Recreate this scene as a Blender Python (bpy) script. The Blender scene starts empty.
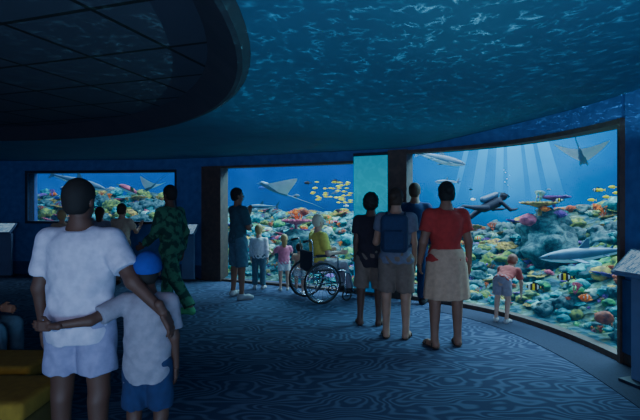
import bpy, bmesh, math, random
import numpy as np
from mathutils import Vector, Matrix, Euler, noise
random.seed(7)
FP=457.0; CH=1.55; HY=200.0
def at(px,py,d): return np.array([(px-320)/FP*d, d, CH-(py-HY)/FP*d])
def gnd(px,py):
    d=FP*CH/(py-HY); return ((px-320)/FP*d, d)
def A(*v): return np.array(v,dtype=float)
def nrm(v):
    v=np.array(v,dtype=float); return v/np.linalg.norm(v)

# ------------------------------------------------------------ materials
def newmat(name):
    m=bpy.data.materials.new(name); m.use_nodes=True
    nt=m.node_tree; nt.nodes.clear()
    o=nt.nodes.new('ShaderNodeOutputMaterial'); return m,nt,o
def ramp(nt,stops,interp='LINEAR'):
    r=nt.nodes.new('ShaderNodeValToRGB'); e=r.color_ramp.elements
    r.color_ramp.interpolation=interp
    while len(e)<len(stops): e.new(0.5)
    for i,(p,c) in enumerate(stops):
        e[i].position=p; e[i].color=(c[0],c[1],c[2],1)
    return r
def mat(name,c1,c2=None,scale=8,rough=.8,emit=0,ecol=None,bump=0,detail=3,lo=.35,hi=.65,metal=0):
    m,nt,o=newmat(name); b=nt.nodes.new('ShaderNodeBsdfPrincipled')
    b.inputs['Roughness'].default_value=rough; b.inputs['Metallic'].default_value=metal
    if c2 is None: c2=tuple(x*.82 for x in c1)
    tc=nt.nodes.new('ShaderNodeTexCoord'); n=nt.nodes.new('ShaderNodeTexNoise')
    n.inputs['Scale'].default_value=scale; n.inputs['Detail'].default_value=detail
    nt.links.new(tc.outputs['Object'],n.inputs['Vector'])
    r=ramp(nt,[(lo,c1),(hi,c2)]); nt.links.new(n.outputs['Fac'],r.inputs['Fac'])
    nt.links.new(r.outputs['Color'],b.inputs['Base Color'])
    if emit:
        b.inputs['Emission Strength'].default_value=emit
        if ecol: b.inputs['Emission Color'].default_value=(*ecol,1)
        else: nt.links.new(r.outputs['Color'],b.inputs['Emission Color'])
    if bump:
        bn=nt.nodes.new('ShaderNodeBump'); bn.inputs['Strength'].default_value=bump; bn.inputs['Distance'].default_value=.02
        nt.links.new(n.outputs['Fac'],bn.inputs['Height']); nt.links.new(bn.outputs['Normal'],b.inputs['Normal'])
    nt.links.new(b.outputs['BSDF'],o.inputs['Surface']); return m

# ------------------------------------------------------------ mesh builder
class MB:
    def __init__(s): s.V=[];s.F=[];s.M=[];s.S=[];s.mats=[];s.n=0
    def add(s,v,f,m,smooth=True,T=None):
        v=np.asarray(v,dtype=float)
        if len(v)==0: return
        if T is not None:
            T=np.array(T); v=v@T[:3,:3].T+T[:3,3]
        if m not in s.mats: s.mats.append(m)
        i=s.mats.index(m); s.V.append(v)
        n=s.n
        s.F+= (np.asarray(f)+n).tolist() if isinstance(f,np.ndarray) else [[a+n for a in q] for q in f]
        s.M+=[i]*len(f); s.S+=[smooth]*len(f); s.n+=len(v)
    def obj(s,name,loc=None):
        V=np.concatenate(s.V)
        if loc is not None: V=V-np.array(loc)
        me=bpy.data.meshes.new(name); me.from_pydata(V.tolist(),[],s.F)
        for m in s.mats: me.materials.append(m)
        me.polygons.foreach_set('material_index',s.M); me.polygons.foreach_set('use_smooth',s.S); me.update()
        o=bpy.data.objects.new(name,me); bpy.context.collection.objects.link(o)
        if loc is not None: o.location=loc
        return o
def XF(loc=(0,0,0),yaw=0,pitch=0,roll=0,s=1):
    sc=s if hasattr(s,'__len__') else (s,s,s)
    return Matrix.Translation(loc)@Euler((math.radians(pitch),math.radians(roll),math.radians(yaw)),'XYZ').to_matrix().to_4x4()@Matrix.Diagonal((*sc,1))
def box(c,h):
    v=[(c[0]+i*h[0],c[1]+j*h[1],c[2]+k*h[2]) for i in(-1,1) for j in(-1,1) for k in(-1,1)]
    return v,[[0,1,3,2],[4,6,7,5],[0,4,5,1],[2,3,7,6],[0,2,6,4],[1,5,7,3]]
def tube(pts,r,n=8,closed=False):
    pts=[np.array(p,float) for p in pts]; N=len(pts)
    rs=r if hasattr(r,'__len__') else [r]*N
    V=[];Fc=[]
    ref=A(0,0,1)
    t0=pts[1]-pts[0]
    if abs(nrm(t0)[2])>.9: ref=A(1,0,0)
    prev=None
    for i,p in enumerate(pts):
        a=pts[(i-1)%N] if (closed or i>0) else p; b=pts[(i+1)%N] if (closed or i<N-1) else p
        t=nrm(b-a)
        u=ref if prev is None else prev
        u=u-t*np.dot(u,t); u=nrm(u); prev=u; w=np.cross(t,u)
        for k in range(n):
            an=2*math.pi*k/n; V.append(p+rs[i]*(math.cos(an)*u+math.sin(an)*w))
    for i in range(N if closed else N-1):
        j=(i+1)%N
        for k in range(n):
            l=(k+1)%n; Fc.append([i*n+k,i*n+l,j*n+l,j*n+k])
    if not closed:
        Fc.append(list(range(n))[::-1]); Fc.append([(N-1)*n+k for k in range(n)])
    return np.array(V),Fc
def circ(c,r,axis='x',n=32):
    o=[]
    for i in range(n):
        a=2*math.pi*i/n; s_,c_=math.sin(a)*r,math.cos(a)*r
        o.append((c[0],c[1]+c_,c[2]+s_) if axis=='x' else (c[0]+c_,c[1]+s_,c[2]) if axis=='z' else (c[0]+c_,c[1],c[2]+s_))
    return o
_ic={}
def ico(sub=3):
    if sub not in _ic:
        bm=bmesh.new(); bmesh.ops.create_icosphere(bm,subdivisions=sub,radius=1)
        _ic[sub]=(np.array([v.co[:] for v in bm.verts]),[[v.index for v in f.verts] for f in bm.faces]); bm.free()
    return _ic[sub]

# ------------------------------------------------------------ signed distance modelling
def surfnet(f,org,h):
    ins=f<0
    c=[ins[i:f.shape[0]-1+i,j:f.shape[1]-1+j,k:f.shape[2]-1+k] for i in(0,1) for j in(0,1) for k in(0,1)]
    an=np.logical_or.reduce(c); al=np.logical_and.reduce(c); act=an&~al
    I,J,K=np.nonzero(act); n=len(I)
    idx=-np.ones(act.shape,dtype=np.int64); idx[I,J,K]=np.arange(n)
    P=np.zeros((n,3)); C=np.zeros(n)
    for ax in range(3):
        o=[a for a in range(3) if a!=ax]
        for x in(0,1):
            for y in(0,1):
                a=[0,0,0]; a[o[0]]=x; a[o[1]]=y; b=list(a); b[ax]=1
                fa=f[I+a[0],J+a[1],K+a[2]]; fb=f[I+b[0],J+b[1],K+b[2]]
                cr=(fa<0)!=(fb<0); den=np.where(cr,fa-fb,1); t=np.where(cr,fa/den,0)
                for q in range(3):
                    P[:,q]+=np.where(cr,a[q]+(t if q==ax else 0),0)
                C+=cr
    P/=C[:,None]; P+=np.stack([I,J,K],1); P=P*h+org
    Q=[]
    for ax in range(3):
        sl0=[slice(None)]*3; sl1=[slice(None)]*3; sl0[ax]=slice(0,-1); sl1[ax]=slice(1,None)
        a=ins[tuple(sl0)]; b=ins[tuple(sl1)]
        d=a!=b; E=np.stack(np.nonzero(d),1); u=(ax+1)%3; v=(ax+2)%3
        ok=(E[:,u]>0)&(E[:,v]>0)&(E[:,u]<f.shape[u]-1)&(E[:,v]<f.shape[v]-1); E=E[ok]
        def g(du,dv):
            e=E.copy(); e[:,u]+=du; e[:,v]+=dv; return idx[e[:,0],e[:,1],e[:,2]]
        q=np.stack([g(-1,-1),g(0,-1),g(0,0),g(-1,0)],1)
        fl=~a[E[:,0],E[:,1],E[:,2]]; q[fl]=q[fl][:,::-1]; Q.append(q)
    return P,np.concatenate(Q)
def cap(a,b,ra,rb,infl=0,clip=None,k=None):
    a=np.array(a,float); b=np.array(b,float); ra+=infl; rb+=infl; ab=b-a; L2=float(ab@ab)+1e-9; L=math.sqrt(L2)
    def fn(X,Y,Z):
        x=X-a[0];y=Y-a[1];z=Z-a[2]; tr=(x*ab[0]+y*ab[1]+z*ab[2])/L2; t=np.clip(tr,0,1)
        d=np.sqrt((x-t*ab[0])**2+(y-t*ab[1])**2+(z-t*ab[2])**2)-(ra+(rb-ra)*t)
        if clip: d=np.maximum(d,np.maximum((tr-clip[1])*L,(clip[0]-tr)*L))
        return d
    R=max(ra,rb); return fn,np.minimum(a,b)-R,np.maximum(a,b)+R,k
def ell(c,r,ax=None,k=None):
    c=np.array(c,float); ax=np.eye(3) if ax is None else np.array(ax)
    def fn(X,Y,Z):
        x=X-c[0];y=Y-c[1];z=Z-c[2]
        q=[x*ax[i][0]+y*ax[i][1]+z*ax[i][2] for i in range(3)]
        k0=np.sqrt(sum((q[i]/r[i])**2 for i in range(3))); k1=np.sqrt(sum((q[i]/r[i]**2)**2 for i in range(3)))+1e-9
        return k0*(k0-1)/k1
    R=max(r); return fn,c-R,c+R,k
def rbox(c,hf,r,ax=None,k=None):
    c=np.array(c,float); ax=np.eye(3) if ax is None else np.array(ax)
    def fn(X,Y,Z):
        x=X-c[0];y=Y-c[1];z=Z-c[2]
        q=[np.abs(x*ax[i][0]+y*ax[i][1]+z*ax[i][2])-(hf[i]-r) for i in range(3)]
        o=np.sqrt(sum(np.maximum(v,0)**2 for v in q)); return o+np.minimum(np.maximum(np.maximum(q[0],q[1]),q[2]),0)-r
    R=math.sqrt(sum(v*v for v in hf)); return fn,c-R,c+R,k
def sdf(parts,h,k=.02,post=None):
    lo=np.min([p[1] for p in parts],0)-.03; hi=np.max([p[2] for p in parts],0)+.03
    n=np.ceil((hi-lo)/h).astype(int)+1
    ax=[lo[i]+h*np.arange(n[i]) for i in range(3)]
    f=np.full(n,.2); pad=.06
    for fn,l,u,kk in parts:
        kk=kk or k
        s=[slice(max(0,int((l[i]-pad-lo[i])/h)),min(n[i],int((u[i]+pad-lo[i])/h)+2)) for i in range(3)]
        d=fn(ax[0][s[0]][:,None,None],ax[1][s[1]][None,:,None],ax[2][s[2]][None,None,:])
        o=f[tuple(s)]; hh=np.maximum(kk-np.abs(o-d),0)/kk
        f[tuple(s)]=np.minimum(o,d)-hh*hh*kk*.25
    if post is not None: f=post(f,ax[0][:,None,None],ax[1][None,:,None],ax[2][None,None,:])
    f[0]=f[-1]=.2; f[:,0]=f[:,-1]=.2; f[:,:,0]=f[:,:,-1]=.2
    return surfnet(f,lo,h)

# torso profile (u above pelvis centre)
TU=[-.14,-.09,-.04,0,.06,.14,.24,.34,.41,.455,.49,.52,.56]
TXm=[.06,.12,.158,.160,.150,.138,.152,.168,.170,.145,.09,.062,.055]
TXf=[.06,.13,.172,.172,.150,.122,.134,.150,.152,.128,.08,.055,.050]
TY =[.05,.10,.122,.120,.108,.098,.108,.118,.105,.085,.065,.058,.052]
TO =[0,-.01,-.018,-.015,-.005,.005,.008,.005,-.005,-.012,-.012,-.005,0]
def torso(P0,R,Fv,U,w,fem,infl=0,u0=-.14,u1=.56,loose=0,k=None):
    tx=np.array(TXf if fem else TXm)*w+infl; ty=np.array(TY)*w+infl
    tu=np.array(TU)
    if loose:
        for i,u in enumerate(TU):
            if u<.40: tx[i]=max(tx[i],.155*w+loose); ty[i]=max(ty[i],.112*w+loose)
    def fn(X,Y,Z):
        x=X-P0[0];y=Y-P0[1];z=Z-P0[2]
        u=x*U[0]+y*U[1]+z*U[2]; a=x*R[0]+y*R[1]+z*R[2]; b=x*Fv[0]+y*Fv[1]+z*Fv[2]
        rx=np.interp(u,tu,tx); ry=np.interp(u,tu,ty); b=b-np.interp(u,tu,TO)
        d=(np.sqrt((a/rx)**2+(b/ry)**2)-1)*np.minimum(rx,ry)
        return np.maximum(d,np.maximum(u-u1,u0-u))
    pts=[P0+U*u+R*sx*.24*w+Fv*sy*.2 for u in(u0,u1) for sx in(-1,1) for sy in(-1,1)]
    return fn,np.min(pts,0),np.max(pts,0),k

def hand_parts(wr,D,hint,right,curl=.5):
    D=nrm(D); S=np.array(hint,float); S=nrm(S-D*(S@D)); N=np.cross(D,S)*(-1 if right else 1)
    p=[cap(wr-D*.05,wr+D*.01,.027,.024),rbox(wr+D*.05,(.046,.038,.014),.013,(D,S,N))]
    for off,L,dl in((.029,.068,.088),(.0098,.078,.093),(-.0098,.072,.09),(-.028,.056,.083)):
        b=wr+D*dl+S*off; ang=0.0; pr=.0092
        for j,fr in enumerate((.45,.32,.23)):
            ang+=curl*(.45+.25*j); e=b+(D*math.cos(ang)+N*math.sin(ang)+S*off*1.2)*L*fr*1.05
            p.append(cap(b,e,pr,pr-.001)); b=e; pr-=.001
    t0=wr+D*.025+S*.03; t1=t0+nrm(D*.75+S*.6+N*.35)*.045; t2=t1+nrm(D*.95+S*.2+N*.35)*.032
    p+=[cap(t0,t1,.014,.011),cap(t1,t2,.011,.008)]
    return p
SK={}
def person(name,loc,yaw,H,skin,hairm,topm,botm,shoem,spine=(0,0,1),hd=(0,0),
    armR=((.12,0,-1),(.05,.15,-1),(0,.1,-1),None),armL=((-.12,0,-1),(-.05,.15,-1),(0,.1,-1),None),
    legR=((.05,0,-1),(.0,-.03,-1),(.25,1,0)),legL=((-.05,0,-1),(0,-.03,-1),(-.25,1,0)),
    sleeve=.62,hem=-.06,bottom='shorts',bt=.72,hair='short',hs=1.0,w=1.0,fem=False,h=.011,pz=None,
    shoe='shoe',curl=(.5,.5),loose=.012,capm=None,neck=.50):
    U=nrm(spine); R=A(1,0,0); Fv=nrm(np.cross(U,R)); R=np.cross(Fv,U)
    P0=A(0,0,.95); J={}
    for sd,lg in((1,legR),(-1,legL)):
        hp_=A(sd*.085*w,0,-.03); kn=hp_+nrm(lg[0])*.41; an=kn+nrm(lg[1])*.41; J[sd]=[hp_,kn,an,nrm(lg[2])]
    P0[2]=pz if pz is not None else .085-min(J[1][2][2],J[-1][2][2])
    for sd in(1,-1):
        for i in range(3): J[sd][i]=J[sd][i]+P0
    ar={}
    for sd,a in((1,armR),(-1,armL)):
        sh=P0+U*.445+R*sd*.172*w*(.9 if fem else 1)
        el=sh+nrm(a[0])*.285; wr=el+nrm(a[1])*.25; ar[sd]=(sh,el,wr,nrm(a[2]),a[3] if a[3] is not None else (0,1,.05))
    ya,pi=math.radians(hd[0]),math.radians(hd[1])
    M=np.array(Matrix.Rotation(ya,3,'Z')@Matrix.Rotation(pi,3,'X')); hR,hF,hU=M[:,0],M[:,1],M[:,2]
    Um=nrm(U*.5+hU*.5)
    hc=P0+U*.535+Um*.02+hU*.12*hs
    hp=lambda x,y,z: hc+hs*(x*hR+y*hF+z*hU)
    ax=(hR,hF,hU); sc=lambda *r:tuple(v*hs for v in r)
    lim=1.0*w**.5
    B=[torso(P0,R,Fv,U,w,fem)]
    for sd in(1,-1):
        sh,el,wr,hdv,ht=ar[sd]
        B+=[cap(sh,el,.052*lim,.040*lim,k=.04),cap(el,wr,.040*lim,.026*lim),cap(P0+U*.50,sh,.04,.045,k=.04)]
        a,b,c,fd=J[sd]
        B+=[cap(a,b,.088*lim,.056*lim,k=.03),cap(b,c,.054*lim,.036*lim)]
        ca=b+(c-b)*.1; cb=b+(c-b)*.5; B.append(cap(ca-fd*.02,cb-fd*.008,.048*lim,.04*lim))
        s0=c+A(0,0,-.045)
        B+=[cap(c,s0-fd*.02,.036,.034),cap(s0-fd*.025,s0+fd*.11+A(0,0,-.005),.034,.03),cap(s0+fd*.10,s0+fd*.155+A(0,0,-.012),.03,.02)]
    B+=[cap(P0+U*.48,hp(0,-.01,-.04),.056,.052*hs**.5,k=.03),
        ell(hp(0,-.005,.025),sc(.074,.092,.095),ax),ell(hp(0,.022,-.045),sc(.055,.064,.074),ax),
        cap(hp(0,.088,.012),hp(0,.106,-.028),.008*hs,.013*hs,k=.01),ell(hp(.075,-.005,-.008),sc(.012,.02,.032),ax,k=.008),ell(hp(-.075,-.005,-.008),sc(.012,.02,.032),ax,k=.008),
        ell(hp(0,.088,-.064),sc(.022,.009,.011),ax,k=.008)]
    zmin=min(J[sd][2][2]-.085 for sd in(1,-1))
    def bp(f,X,Y,Z): return np.maximum(f,zmin+.004-Z)
    mb=MB(); mb.add(*sdf(B,h,.02,bp),skin)
    for sd in(1,-1):
        e=hp(sd*.030,.078,.006); v,f=ico(2); mb.add(v*.0125*hs+e,f,SK['eye']); mb.add(v*.006*hs+hp(sd*.030,.0885,.006),f,SK['pupil'])
        mb.add(*tube([hp(sd*.014,.088,.028),hp(sd*.03,.088,.033),hp(sd*.045,.078,.028)],.003*hs,5),hairm)
        sh,el,wr,hdv,ht=ar[sd]; mb.add(*sdf(hand_parts(wr,hdv,ht,sd==1,curl[0 if sd==1 else 1]),.0048,.008),skin)
    mb.add(*tube([hp(-.02,.094,-.066),hp(0,.099,-.064),hp(.02,.094,-.066)],.0035*hs,5),SK['lip'])
    # top
    if topm is not None:
        il=.014
        T=[torso(P0,R,Fv,U,w,fem,il,hem,neck,loose)]
        for sd in(1,-1):
            sh,el,wr,_,_=ar[sd]
            T.append(cap(P0+U*.49,sh,.042,.048,il,k=.03))
            if sleeve<=1: T.append(cap(sh,el,.056,.056 if sleeve<.9 else .046,il+.006,(-9,sleeve),k=.03))
            else: T+=[cap(sh,el,.054,.044,il+.003,k=.03),cap(el,wr,.043,.032,il+.003,(-9,sleeve-1),k=.02)]
        def tp(f,X,Y,Z):
            u=(X-P0[0])*U[0]+(Y-P0[1])*U[1]+(Z-P0[2])*U[2]
            f=f+(.0045*np.sin(38*u+6*np.sin(11*X+2)+3*np.sin(9*Y))+.003*np.sin(60*X+9*u+4*np.sin(14*u)))*np.clip((.42-u)*4,0,1)
            rn=np.sqrt((X-P0[0]-U[0]*.53)**2+(Y-P0[1]-U[1]*.53-.02)**2+(Z-P0[2]-U[2]*.53)**2)
            return np.maximum(f,.066-rn)
        mb.add(*sdf(T,h,.02,tp),topm)
    if bottom in('shorts','pants'):
        il=.016
        T=[torso(P0,R,Fv,U,w,fem,il-.006,-.14,.09)]
        for sd in(1,-1):
            a,b,c,_=J[sd]
            if bottom=='shorts': T.append(cap(a,b,.092*lim,.082*lim,il,(-9,bt),k=.03))
            else: T+=[cap(a,b,.090*lim,.064*lim,il,k=.03),cap(b,c,.062*lim,.058*lim,il,(-9,bt),k=.02)]
        def tp(f,X,Y,Z): return f+.004*np.sin(30*Z+6*np.sin(14*X+1)+4*np.sin(12*Y))
        mb.add(*sdf(T,h,.02,tp),botm)
    if bottom=='skirt':
        zt=P0[2]+.10; L=bt
        def sk(X,Y,Z):
            t=(zt-Z)/L; rx=np.interp(t,[0,.15,.35,1],[.145*w,.175*w,.190*w,.215*w]); ry=np.interp(t,[0,.15,.35,1],[.115*w,.14*w,.15*w,.165*w])
            th=np.arctan2(Y,X); d=(np.sqrt(((X-P0[0])/rx)**2+((Y-P0[1]+.012)/ry)**2)-1)*ry+.006*np.sin(11*th)*np.clip(t,0,1)
            return np.maximum(d,np.maximum(Z-zt,zt-L-Z))
        mb.add(*sdf([(sk,P0+A(-.30,-.24,.1-L),P0+A(.30,.24,.1),None)],h,.01),botm)
    # shoes
    for sd in(1,-1):
        a,b,c,fd=J[sd]; s0=c+A(0,0,-.045); zb=c[2]-.085
        T=[cap(c,s0-fd*.02,.038,.038),cap(s0-fd*.025,s0+fd*.11+A(0,0,-.005),.037,.036),cap(s0+fd*.10,s0+fd*.16+A(0,0,-.01),.036,.026)]
        if shoe=='shoe':
            def sp(f,X,Y,Z): return np.maximum(f-.006,np.maximum(zb-Z,Z-zb-.095))
            mb.add(*sdf(T,.008,.02,sp),shoem)
        else:
            def sp(f,X,Y,Z): return np.maximum(f-.006,np.maximum(zb-Z,Z-zb-.02))
            mb.add(*sdf(T,.008,.02,sp),shoem)
            fw=np.cross(fd,A(0,0,1))
            for q in(.0,.1): 
                c0=A(c[0],c[1],zb)+fd*q
                mb.add(*tube([c0+fw*.042+A(0,0,.012),c0+fw*.036+A(0,0,.055-q*.1),c0+A(0,0,.088-q*.25),c0-fw*.036+A(0,0,.055-q*.1),c0-fw*.042+A(0,0,.012)],.007,6),shoem)
    # hair
    fr=70
    def q3(X,Y,Z):
        x=X-hc[0];y=Y-hc[1];z=Z-hc[2]
        return [(x*a[0]+y*a[1]+z*a[2])/hs for a in ax]
    if hair:
        amp={'short':.002,'curly':.008,'bun':.003,'long':.003,'fade':.0015}[hair]
        big={'curly':1.24,'fade':1.0}.get(hair,1.05)
        Hh=[ell(hp(0,-.012,.034),sc(.081*big,.096*big,.096*big),ax)]
        low=-.075
        if hair=='curly': Hh.append(ell(hp(0,-.035,-.01),sc(.098,.085,.09),ax)); low=-.11
        if hair=='bun': Hh.append(ell(hp(0,-.105,.035),sc(.045,.04,.045),ax)); Hh.append(ell(hp(0,-.03,-.02),sc(.083,.078,.088),ax))
        if hair=='long': Hh.append(cap(hp(0,-.05,0),hp(0,-.06,-.13),.075*hs,.05*hs)); low=-.3
        if hair in('short','fade'): Hh.append(ell(hp(0,-.04,-.02),sc(.07,.065,.07),ax))
        def hpst(f,X,Y,Z):
            x,y,z=q3(X,Y,Z)
            f=f+amp*np.sin(fr*x+2*np.sin(40*z))*np.sin(fr*y)*np.sin(fr*z+1)
            cut=np.maximum(y-(.028+.55*np.maximum(z-.02,0)+np.where(z>.055,.08*(z-.055)/.05,0)),low-z)
            return np.maximum(f,cut*hs)
        mb.add(*sdf(Hh,.008,.02,hpst),hairm)
    if capm is not None:
        def cp(f,X,Y,Z):
            x,y,z=q3(X,Y,Z); return np.maximum(f,(.01+.1*np.maximum(y,-.05)-z)*hs)
        mb.add(*sdf([ell(hp(0,-.01,.03),sc(.094,.110,.112),ax)],.007,.01,cp),capm)
        mb.add(*sdf([ell(hp(0,.12,.034),sc(.066,.075,.010),ax)],.005,.01),capm)
    s=H/1.75
    T=XF((0,0,0),yaw,0,0,s); T=Matrix.Translation((loc[0],loc[1],loc[2] if len(loc)>2 else 0))@T
    for i in range(len(mb.V)):
        Tn=np.array(T); mb.V[i]=mb.V[i]@Tn[:3,:3].T+Tn[:3,3]
    o=mb.obj(name,(loc[0],loc[1],loc[2] if len(loc)>2 else 0))
    return dict(o=o,T=T,P0=P0,U=U,R=R,F=Fv)

# ------------------------------------------------------------ wall curve
ctrl=[(-12.5,2),(-12,5),(-10.6,8.0),(-8.6,9.3),(-6.7,9.57),(-4.6,9.42),(-2.9,9.15),(-1.87,8.74),(-.6,8.2),(.53,7.62),(1.378,7.155),(2.05,6.62),(2.50,6.0),(2.77,5.25),(2.89,4.43),(2.89,3.6),(2.8,2.6),(2.6,1.3),(2.3,0),(1.7,-1.6)]
def cr(p0,p1,p2,p3,t):
    p0,p1,p2,p3=map(np.array,(p0,p1,p2,p3))
    return .5*((2*p1)+(-p0+p2)*t+(2*p0-5*p1+4*p2-p3)*t*t+(-p0+3*p1-3*p2+p3)*t**3)
CU=[];
for i in range(1,len(ctrl)-2):
    for k in range(24): CU.append(cr(ctrl[i-1],ctrl[i],ctrl[i+1],ctrl[i+2],k/24))
CU=np.array(CU); TG=np.gradient(CU,axis=0); TG/=np.linalg.norm(TG,axis=1)[:,None]
NM=np.stack([-TG[:,1],TG[:,0]],1)
for _ in range(6):
    NM[1:-1]=(NM[:-2]+NM[1:-1]*2+NM[2:])/4
NM/=np.linalg.norm(NM,axis=1)[:,None]
IDX=np.arange(len(CU)); front=CU[:,1]>1.0
BE=np.where(front,320+FP*CU[:,0]/np.maximum(CU[:,1],.5),np.nan)
fi=IDX[front]
def u_of(px): return float(np.interp(px,BE[fi],fi))
UMAX=float(len(CU)-1)
def cpt(u,t=0):
    c=A(np.interp(u,IDX,CU[:,0]),np.interp(u,IDX,CU[:,1])); n=A(np.interp(u,IDX,NM[:,0]),np.interp(u,IDX,NM[:,1])); return c+nrm(n)*t
def zc(x,y):
    s=min(1,max(0,(x-1.2)/1.7)); s=s*s*(3-2*s); return 2.37+.19*s
def sweep(mb,m,u0,u1,t0,t1,z0,z1,step=3):
    n=max(1,int(math.ceil((u1-u0)/step))); V=[];Fc=[]
    for i in range(n+1):
        u=u0+(u1-u0)*i/n; a=cpt(u,t0); b=cpt(u,t1)
        za=z1 if z1 is not None else zc(*cpt(u))+.03
        V+=[(a[0],a[1],z0),(b[0],b[1],z0),(b[0],b[1],za),(a[0],a[1],za)]
    for i in range(n):
        for k in range(4):
            l=(k+1)%4; Fc.append([i*4+k,i*4+l,i*4+4+l,i*4+4+k])
    Fc+=[[3,2,1,0],[n*4,n*4+1,n*4+2,n*4+3]]
    mb.add(V,Fc,m,smooth=False)

M_wall=mat('wall_blue_plaster',(.085,.15,.38),(.055,.11,.30),scale=9,rough=.85,bump=.35,detail=8)
M_base=mat('wall_base_navy',(.035,.065,.18),scale=6)
M_frame=mat('brown_frame',(.11,.068,.052),(.07,.046,.04),scale=12,rough=.6)
M_trimdark=mat('dark_trim',(.015,.02,.04),scale=5,rough=.5)
u3a,u3b,uj,u1a,u1b,up,u2a,u2b=[u_of(p) for p in(28,175,203,222,354,389,408,622)]
w=MB()
sweep(w,M_wall,0,u3a,0,.3,0,None); sweep(w,M_wall,u3a,u3b,0,.3,0,1.09); sweep(w,M_wall,u3a,u3b,0,.3,2.13,None)
sweep(w,M_wall,u3b,uj,0,.3,0,None); w.obj('wall_left')
w=MB(); sweep(w,M_wall,uj,u1b,0,.3,2.2,None); sweep(w,M_wall,u1b,up,0,.3,2.31,None); w.obj('wall_back')
w=MB(); sweep(w,M_wall,up,u2b,0,.3,2.32,None); sweep(w,M_wall,u2b+1.2,UMAX,0,.3,0,None,step=5); w.obj('wall_right')
w=MB(); sweep(w,M_frame,uj,u1a,-.05,.2,0,2.2); sweep(w,M_frame,u1a,u1b,-.03,.2,2.16,2.2); sweep(w,M_frame,u1a,u1b,-.02,.10,0,.04); w.obj('trim_1')
w=MB(); sweep(w,M_frame,up,u2a,-.06,.2,0,2.34,step=2); sweep(w,M_frame,u2a,u2b,-.03,.2,2.28,2.33); sweep(w,M_frame,u2a,u2b,-.03,.09,0,.06)
sweep(w,M_frame,u2b,u2b+1.2,-.05,.2,0,2.33,step=1); w.obj('trim_2')
w=MB()
for a,b,c,d in((u3a-.5,u3b+.5,2.11,2.16),(u3a-.5,u3b+.5,1.06,1.11)): sweep(w,M_trimdark,a,b,-.02,.2,c,d)
sweep(w,M_trimdark,u3a-.6,u3a,-.02,.2,1.06,2.16,step=1); sweep(w,M_trimdark,u3b,u3b+.6,-.02,.2,1.06,2.16,step=1); w.obj('trim_3')
w=MB(); sweep(w,M_base,0,uj,-.025,-.001,0,.27); w.obj('baseboard_left')
w=MB(); sweep(w,M_frame,u2b+1.3,UMAX,-.02,-.001,0,.10,step=5); sweep(w,M_base,u2b+1.3,UMAX,-.03,-.001,.11,.8,step=5); w.obj('baseboard_right')
# window glass
mg,nt,o=newmat('acrylic_glass'); tr=nt.nodes.new('ShaderNodeBsdfTransparent'); gl=nt.nodes.new('ShaderNodeBsdfGlossy'); mx=nt.nodes.new('ShaderNodeMixShader')
tr.inputs[0].default_value=(.88,.97,1,1); gl.inputs['Roughness'].default_value=.05; mx.inputs[0].default_value=.006
nt.links.new(tr.outputs[0],mx.inputs[1]); nt.links.new(gl.outputs[0],mx.inputs[2]); nt.links.new(mx.outputs[0],o.inputs['Surface'])
for i,(a,b,z0,z1) in enumerate(((u1a,u1b,.04,2.16),(u2a,u2b,.06,2.28),(u3a,u3b,1.11,2.11))):
    n=24;V=[];Fc=[]
    for j in range(n+1):
        c=cpt(a+(b-a)*j/n,.05); V+=[(c[0],c[1],z0),(c[0],c[1],z1)]
    for j in range(n): Fc.append([2*j,2*j+2,2*j+3,2*j+1])
    g=MB(); g.add(V,Fc,mg); g.obj('window_%d'%(i+1))

# wall panel between the windows; tank glow and caustics painted in as emission
m,nt,o=newmat('painted_cyan_glow'); tc=nt.nodes.new('ShaderNodeTexCoord'); vo=nt.nodes.new('ShaderNodeTexNoise'); vo.inputs['Scale'].default_value=7; vo.inputs['Detail'].default_value=5; vo.inputs['Distortion'].default_value=1.5
nt.links.new(tc.outputs['Object'],vo.inputs['Vector']); sx=nt.nodes.new('ShaderNodeSeparateXYZ'); nt.links.new(tc.outputs['Object'],sx.inputs[0])
mr=nt.nodes.new('ShaderNodeMapRange'); mr.inputs[1].default_value=0; mr.inputs[2].default_value=2.3; nt.links.new(sx.outputs['Z'],mr.inputs[0])
r1=ramp(nt,[(0,(.0,.07,.20)),(.35,(.0,.16,.32)),(.75,(.0,.30,.44)),(1,(.0,.23,.38))]); nt.links.new(mr.outputs[0],r1.inputs[0])
r2=ramp(nt,[(.45,(.7,.75,.8)),(.62,(1.3,1.35,1.35))]); nt.links.new(vo.outputs['Fac'],r2.inputs[0])
m5=nt.nodes.new('ShaderNodeMapRange'); m5.inputs[1].default_value=.2; m5.inputs[2].default_value=.8; m5.inputs[3].default_value=1; m5.inputs[4].default_value=.2; nt.links.new(mr.outputs[0],m5.inputs[0])
mm=nt.nodes.new('ShaderNodeMix'); mm.data_type='RGBA'; mm.blend_type='MULTIPLY'; nt.links.new(m5.outputs[0],mm.inputs[0])
nt.links.new(r1.outputs[0],mm.inputs[6]); nt.links.new(r2.outputs[0],mm.inputs[7])
em=nt.nodes.new('ShaderNodeEmission'); em.inputs[1].default_value=1.0; nt.links.new(mm.outputs[2],em.inputs[0]); nt.links.new(em.outputs[0],o.inputs[0])
w=MB(); sweep(w,m,u1b+.15,up-.1,-.03,.06,.04,2.28,step=1); sweep(w,M_frame,u1b+.05,up,-.04,.07,0,.05,step=2); sweep(w,M_trimdark,u1b+.05,up,-.04,.07,2.27,2.32,step=2)
w.obj('wall_glow_panel')

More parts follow.
